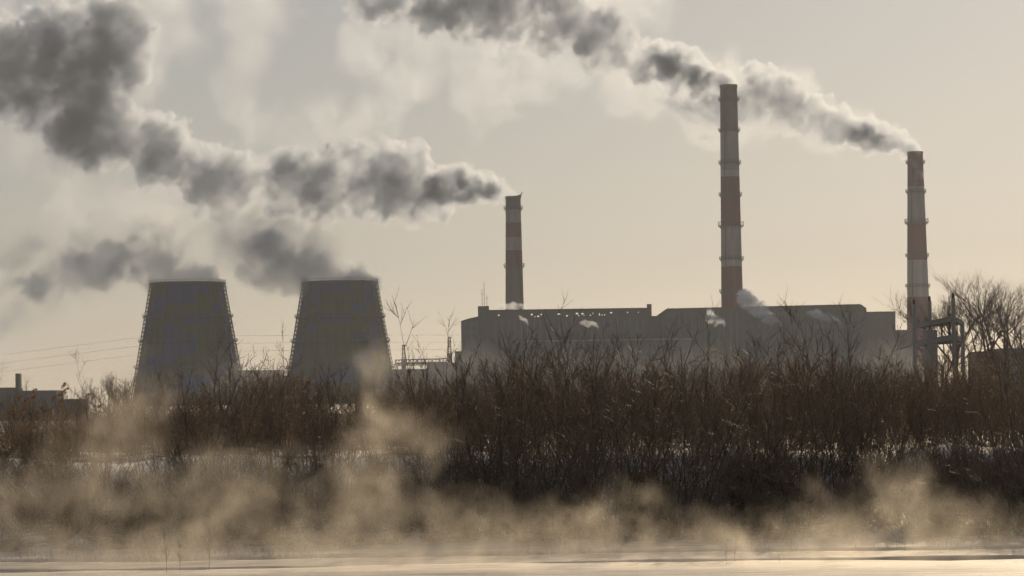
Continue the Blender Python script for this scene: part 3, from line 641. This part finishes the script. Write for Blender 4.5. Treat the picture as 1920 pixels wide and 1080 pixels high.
# slender saplings that stand out against the sky
def sapling_mesh(seed, H):
    r = random.Random(seed); S_ = MB(); T = MB(); st = branch(S_, Vector((0, 0, -.1)), Vector((r.gauss(0, .08), r.gauss(0, .08), 1)).normalized(), H, .017, r, 9, .12, .05, .2)
    for j in range(13):
        t = r.uniform(.3, .98); p, dd = at(st, t); w = (dd + perp(dd, r) * r.uniform(.5, 1.0)).normalized(); br = branch(T, p, w, (0.1 + .35 * (1 - t)) * H * r.uniform(.4, .8), .009, r, 5, .4, .1, .4)
        for q in range(3):
            p2, d2 = at(br, r.uniform(.2, .95)); branch(T, p2, (d2 + perp(d2, r) * .7).normalized(), r.uniform(.2, .5), .006, r, 3, .3, .1, .5)
    return [('stem', mesh('stem', S_.v, S_.f, M['bark'])), ('twigs', mesh('twigs', T.v, T.f, M['twig']))]
sap = [sapling_mesh(300 + i, 5.5) for i in range(4)]
for i, (px, top, y, lab) in enumerate(((170, 655, 86, 'thin forked sapling alone against the sky left of the towers'), (8, 680, 84, 'thin sapling at the far left edge beside the square stack'), (455, 600, 84, 'tall sapling in front of the right flank of the left tower'), (520, 612, 87, 'sapling between the two cooling towers'),
        (790, 560, 82, 'tall sapling left of the hall, above the pipe bridge'), (838, 590, 85, 'sapling just left of the hall end wall'), (1108, 556, 82, 'tallest sapling in front of the hall middle'), (1290, 575, 84, 'sapling in front of the gap between the two halls'), (1500, 560, 82, 'tall sapling before the right part of the boiler house'), (1575, 575, 84, 'sapling before the right end of the boiler house'), (1180, 600, 86, 'short sapling right of the tallest one'), (1655, 600, 85, 'sapling in front of the annex wall'))):
    y -= 6.5; q = P(px, 850, y); g = ground_z(q.x, y); h = P(px, top, y).z - g
    plant('sapling', sap[i % 4], (q.x, y, g), i * 1.7, h / 5.5, lab, 'sapling', 'saplings rising above the thicket')
# reeds
def reed_mesh(seed, H, head=True):
    r = random.Random(seed); S_ = MB(); B = MB(); Hd = MB(); st = branch(S_, Vector((0, 0, -.1)), Vector((r.gauss(0, .06), r.gauss(0, .06), 1)).normalized(), H, .006, r, 6, .0, .035, .5)
    for j in range(5):
        p, dd = at(st, r.uniform(.3, .85)); w = (dd + perp(dd, r) * .6).normalized(); L = r.uniform(.25, .5); s = w.cross(UP).normalized() * .012; e1 = p + w * L * .6; e2 = e1 + (w + Vector((0, 0, -1.1))).normalized() * L * .5
        B.add([p - s, p + s, e1 + s, e1 - s, e2], [(0, 1, 2, 3), (3, 2, 4)])
    p, dd = at(st, 1.0); lean = (dd + Vector((.55, .1, .1))).normalized()
    for j in range(46):
        t = r.random(); q = p - dd * .02 + lean * t * .30 + Vector((0, 0, -.09 * t * t)); w = (lean + perp(lean, r) * .55 + Vector((.1, 0, -.35))).normalized(); L = r.uniform(.07, .13) * (1.15 - .6 * t); s = perp(w, r) * .010
        Hd.add([q, q + w * L * .5 + s, q + w * L, q + w * L * .5 - s], [(0, 1, 2, 3)])
    return [('stalk', mesh('stalk', S_.v, S_.f, M['reed'])), ('blades', mesh('blades', B.v, B.f, M['reed'])), ('seed_head', mesh('seed_head', Hd.v, Hd.f, M['reed_head']))]
reeds = [reed_mesh(400 + i, 2.2) for i in range(4)]
r = random.Random(44)
RD = [(px, py) for px, py in ((38, 745), (52, 750), (66, 733), (64, 742), (100, 745), (128, 738), (133, 722), (126, 732), (60, 765), (85, 770), (110, 765), (165, 742), (20, 772), (30, 790), (75, 790), (140, 775), (190, 760), (215, 775), (232, 790), (258, 770))]
for px, py in RD:
    y = r.uniform(76.5, 81.5); q = P(px - 6, 850, y); g = ground_z(q.x, y); h = P(px, py, y).z - g
    plant('reed', reeds[r.randrange(4)], (q.x, y, g), r.uniform(-.5, .5), (1.1, 1.1, h / 2.2), 'dry reed with a tan feathery head in the left reed patch', 'reed', 'reeds in the left patch')
for px, py, y, lab in ((973, 715, 80, 'reed head among the willow twigs below the shortest chimney'), (1400, 815, 79, 'pale reed head hanging low before the snow bank'), (1600, 745, 84, 'reed head in the thicket right of the middle'), (1345, 862, 78.5, 'reed head against the shaded snow right of the middle'), (1257, 905, 78, 'pale reed head close to the mist, centre right'), (585, 720, 84, 'reed head in front of the second cooling tower'), (1245, 962, 77.6, 'lowest pale reed head just above the mist')):
    y -= 6.5; q = P(px - 6, 900, y); g = ground_z(q.x, y); h = max(.5, P(px, py, y).z - g); plant('reed', reeds[int(px) % 4], (q.x, y, g), 0.2, (1.2, 1.2, h / 2.2), lab, 'reed', None)
# mass of dry stalks under the thicket: nobody could count them
r = random.Random(55); b = MB()
for i in range(5200):
    y = 81.1 + 34 * r.random() ** 1.5; x = r.uniform(-.19, .19) * y; g = ground_z(x, y); px = 960 + x / y * FPX
    h = min(2.6, max(.6, (P(px, interp(TOP, px) + 50, y).z - g))) * r.uniform(.45, 1.0); dx, dy = r.gauss(0, .14) * h, r.gauss(0, .14) * h; w = r.uniform(.004, .009); a = r.uniform(0, 3.14); u = Vector((math.cos(a) * w, math.sin(a) * w, 0)); p0 = Vector((x, y, g)); p1 = p0 + Vector((dx * .4, dy * .4, h * .6)); p2 = p0 + Vector((dx, dy, h))
    b.add([p0 - u, p0 + u, p1 + u * .8, p1 - u * .8, p2], [(0, 1, 2, 3), (3, 2, 4)])
    for k in range(2):
        t = r.uniform(.3, .9); q = p0.lerp(p2, t); e = q + Vector((r.gauss(0, .16), r.gauss(0, .16), r.uniform(-.05, .22))); m_ = q.lerp(e, .5) + Vector((0, 0, .04)); u2 = Vector((0, 0, w * 1.3)); b.add([q, m_ - u2, e, m_ + u2], [(0, 1, 2, 3)])
o = b.build('dry_stalks', M['reed']); tag(o, 'dense dry brown stalks and grass under the thicket', 'dry grass', kind='stuff')
b = MB()
for i in range(900):                                        # sedge poking through the ice by the shore
    c = r.choice(((60, 8), (180, 6), (270, 5), (330, 5), (420, 7), (560, 6), (1060, 6), (1420, 6), (1780, 9))); px = c[0] + r.gauss(0, 1) * c[1] * 9; y = r.uniform(65, 71); q = P(px, 1000, y); h = r.uniform(.15, .75); w = .006
    p0 = Vector((q.x, y, 0.02)); p2 = p0 + Vector((r.gauss(0, .12), r.gauss(0, .1), h)); u = Vector((w, 0, 0)); b.add([p0 - u, p0 + u, p2], [(0, 1, 2)])
o = b.build('sedge', M['twig']); tag(o, 'thin dark sedge stalks poking through the shore ice', 'sedge', kind='stuff')
fg = [sapling_mesh(350 + i, 1.5) for i in range(2)]
for i, (px, top, y, lab) in enumerate(((312, 1000, 60, 'bare twig standing in the ice at the lower left'), (392, 993, 61.5, 'longest bare twig in the ice, lower left'), (338, 1022, 60.5, 'short bare twig between two longer ones, lower left'), (1362, 1030, 60, 'bare twig in the ice at the lower right of the middle'), (1378, 1008, 61, 'taller bare twig in the ice, lower right of the middle'), (1462, 1045, 60, 'short bent twig in the ice at the lower right'))):
    q = P(px, 1075, y); h = P(px, top, y).z; plant('ice_twig', fg[i % 2], (q.x, y, .05), i * 2.0, (h / 1.5 * .7, h / 1.5 * .7, h / 1.5), lab, 'twig', 'twigs standing in the ice')
# bare trees
def tree_meshes(seed, H):
    r = random.Random(seed); A = MB(); T = MB()
    def grow(p, d, L, rad, lev):
        pts = branch(A if lev < 3 else T, p, d, L, rad, r, 5 if lev < 3 else 3, .5, .08, .55 if lev < 3 else .4, 5 if lev < 2 else 3)
        if lev >= 5: return
        for k in range((5, 5, 5, 5, 3)[lev]):
            t = r.uniform(.3, 1.0) if lev else r.uniform(.35, 1.0); q, dd = at(pts, t); w = (dd + perp(dd, r) * r.uniform(.3, .65)).normalized()
            grow(q, w, L * r.uniform(.42, .72), rad * .55 * (1.15 - .4 * t), lev + 1)
    grow(Vector((0, 0, -.3)), Vector((r.gauss(0, .06), 0, 1)).normalized(), H * .40, H * .0085, 0)
    return [('trunk', mesh('trunk', A.v, A.f, M['treebark'])), ('crown', mesh('crown', T.v, T.f, M['treebark']))]
trees = [tree_meshes(500 + i, 20) for i in range(3)]
def put_tree(k, px, top, Y, rz, lab, group, wide=1.7):
    q = P(px, 760, Y); h = P(px, top, Y).z - 2.0; me = trees[k]; hh = max(v_.co.z for v_ in me[1][1].vertices); s_ = h / hh
    plant('bare_tree', me, (q.x, Y, 2.0), rz, (s_ * wide, s_ * wide, s_), lab, 'tree', group)
GR = 'bare trees at the right'
for k, px, top, Y, rz, lab in ((0, 1852, 478, 340, .4, 'tallest bare tree right of the concrete frame'), (1, 1918, 478, 330, 2.0, 'bare tree cut by the right edge of the picture'), (2, 1800, 510, 380, 4.0, 'slender bare tree just behind the concrete frame'), (1, 1772, 560, 420, 5.2, 'small bare tree behind the posts of the frame'), (0, 1888, 500, 400, 3.1, 'bare tree between the two tallest ones at the right')):
    put_tree(k, px, top, Y, rz, lab, GR)
for i, (px, top) in enumerate(((165, 712), (182, 703), (200, 692), (213, 704), (228, 700), (240, 716))):
    put_tree(i % 3, px, top, 800 + 15 * (i % 2), i * 1.1, ['leftmost small tree of the distant clump left of the towers', 'second tree from the left in the distant clump by the towers', 'tallest tree of the distant clump left of the towers', 'tree just right of the tallest in the distant clump', 'second tree from the right in the distant clump', 'tree of the distant clump closest to the left tower'][i], 'distant trees left of the towers', 1.0)

# ------------------------------------------------------------------ mist over the river
M['mist'] = vol_mat('river_mist', (0.98, 0.93, 0.84), 1.0, 0.7)
r = random.Random(66); low, high = [], []
def mp(lst, px, py, rp, Y=None, wide=1.0, tall=1.0):
    Y = Y or r.uniform(58, 65); c = P(px, py, Y); q = rp * SC(Y); lst.append((c, Vector((q * wide, max(q * 1.1, 1.4), q * tall))))
for px in range(-120, 2060, 75): mp(low, px, 1035 + r.uniform(-15, 12), r.uniform(70, 100), r.uniform(58, 65), 1.6, .7)
for px in range(-120, 2060, 110): mp(low, px, 1070, r.uniform(70, 100), r.uniform(57, 62), 1.8, .7)
for px, py, rp, tall in ((10, 960, 120, 1), (110, 930, 130, 1), (200, 870, 110, 1.2), (240, 790, 85, 1.3), (330, 960, 120, 1), (430, 940, 110, 1.2), (520, 970, 110, 1.1), (620, 980, 100, 1), (650, 900, 80, 1.4), (705, 960, 100, 1.1), (710, 860, 70, 1.5), (712, 770, 52, 1.6), (700, 690, 36, 1.6),
                         (800, 950, 75, 1.3), (800, 830, 45, 1.7), (880, 990, 80, 1), (970, 990, 80, 1), (1080, 1005, 75, 1), (1175, 985, 85, 1.1), (1330, 1015, 70, 1), (1450, 1005, 75, 1), (1550, 1000, 85, 1), (1640, 975, 95, 1), (1700, 925, 80, 1.3), (1770, 990, 95, 1), (1870, 1020, 80, 1)):
    mp(high, px, py, rp * .84, None, 1.1, tall)
fog('river_mist', 'golden backlit mist rising off the river in drifting wisps', [(low + high, 0.27, 1.0, 0, 0.9, 4.0, 0.7, 0.085, 1e6)], M['mist'], cat='mist', seed=9, part='mist_section')

# ------------------------------------------------------------------ haze
b = MB(); b.box(-2700, 2700, -60, 6050, -1.5, 330)
hm = bpy.data.materials.new('haze'); hm.use_nodes = True; t = hm.node_tree; t.nodes.clear()
o_ = t.nodes.new('ShaderNodeOutputMaterial'); pv = t.nodes.new('ShaderNodeVolumePrincipled'); pv.inputs['Density'].default_value = 0.00013
pv.inputs['Color'].default_value = (0.84, 0.90, 1.0, 1); pv.inputs['Anisotropy'].default_value = 0.2; pv.inputs['Density Attribute'].default_value = ''
t.links.new(pv.outputs[0], o_.inputs['Volume'])
tag(b.build('haze', hm), kind='stuff')
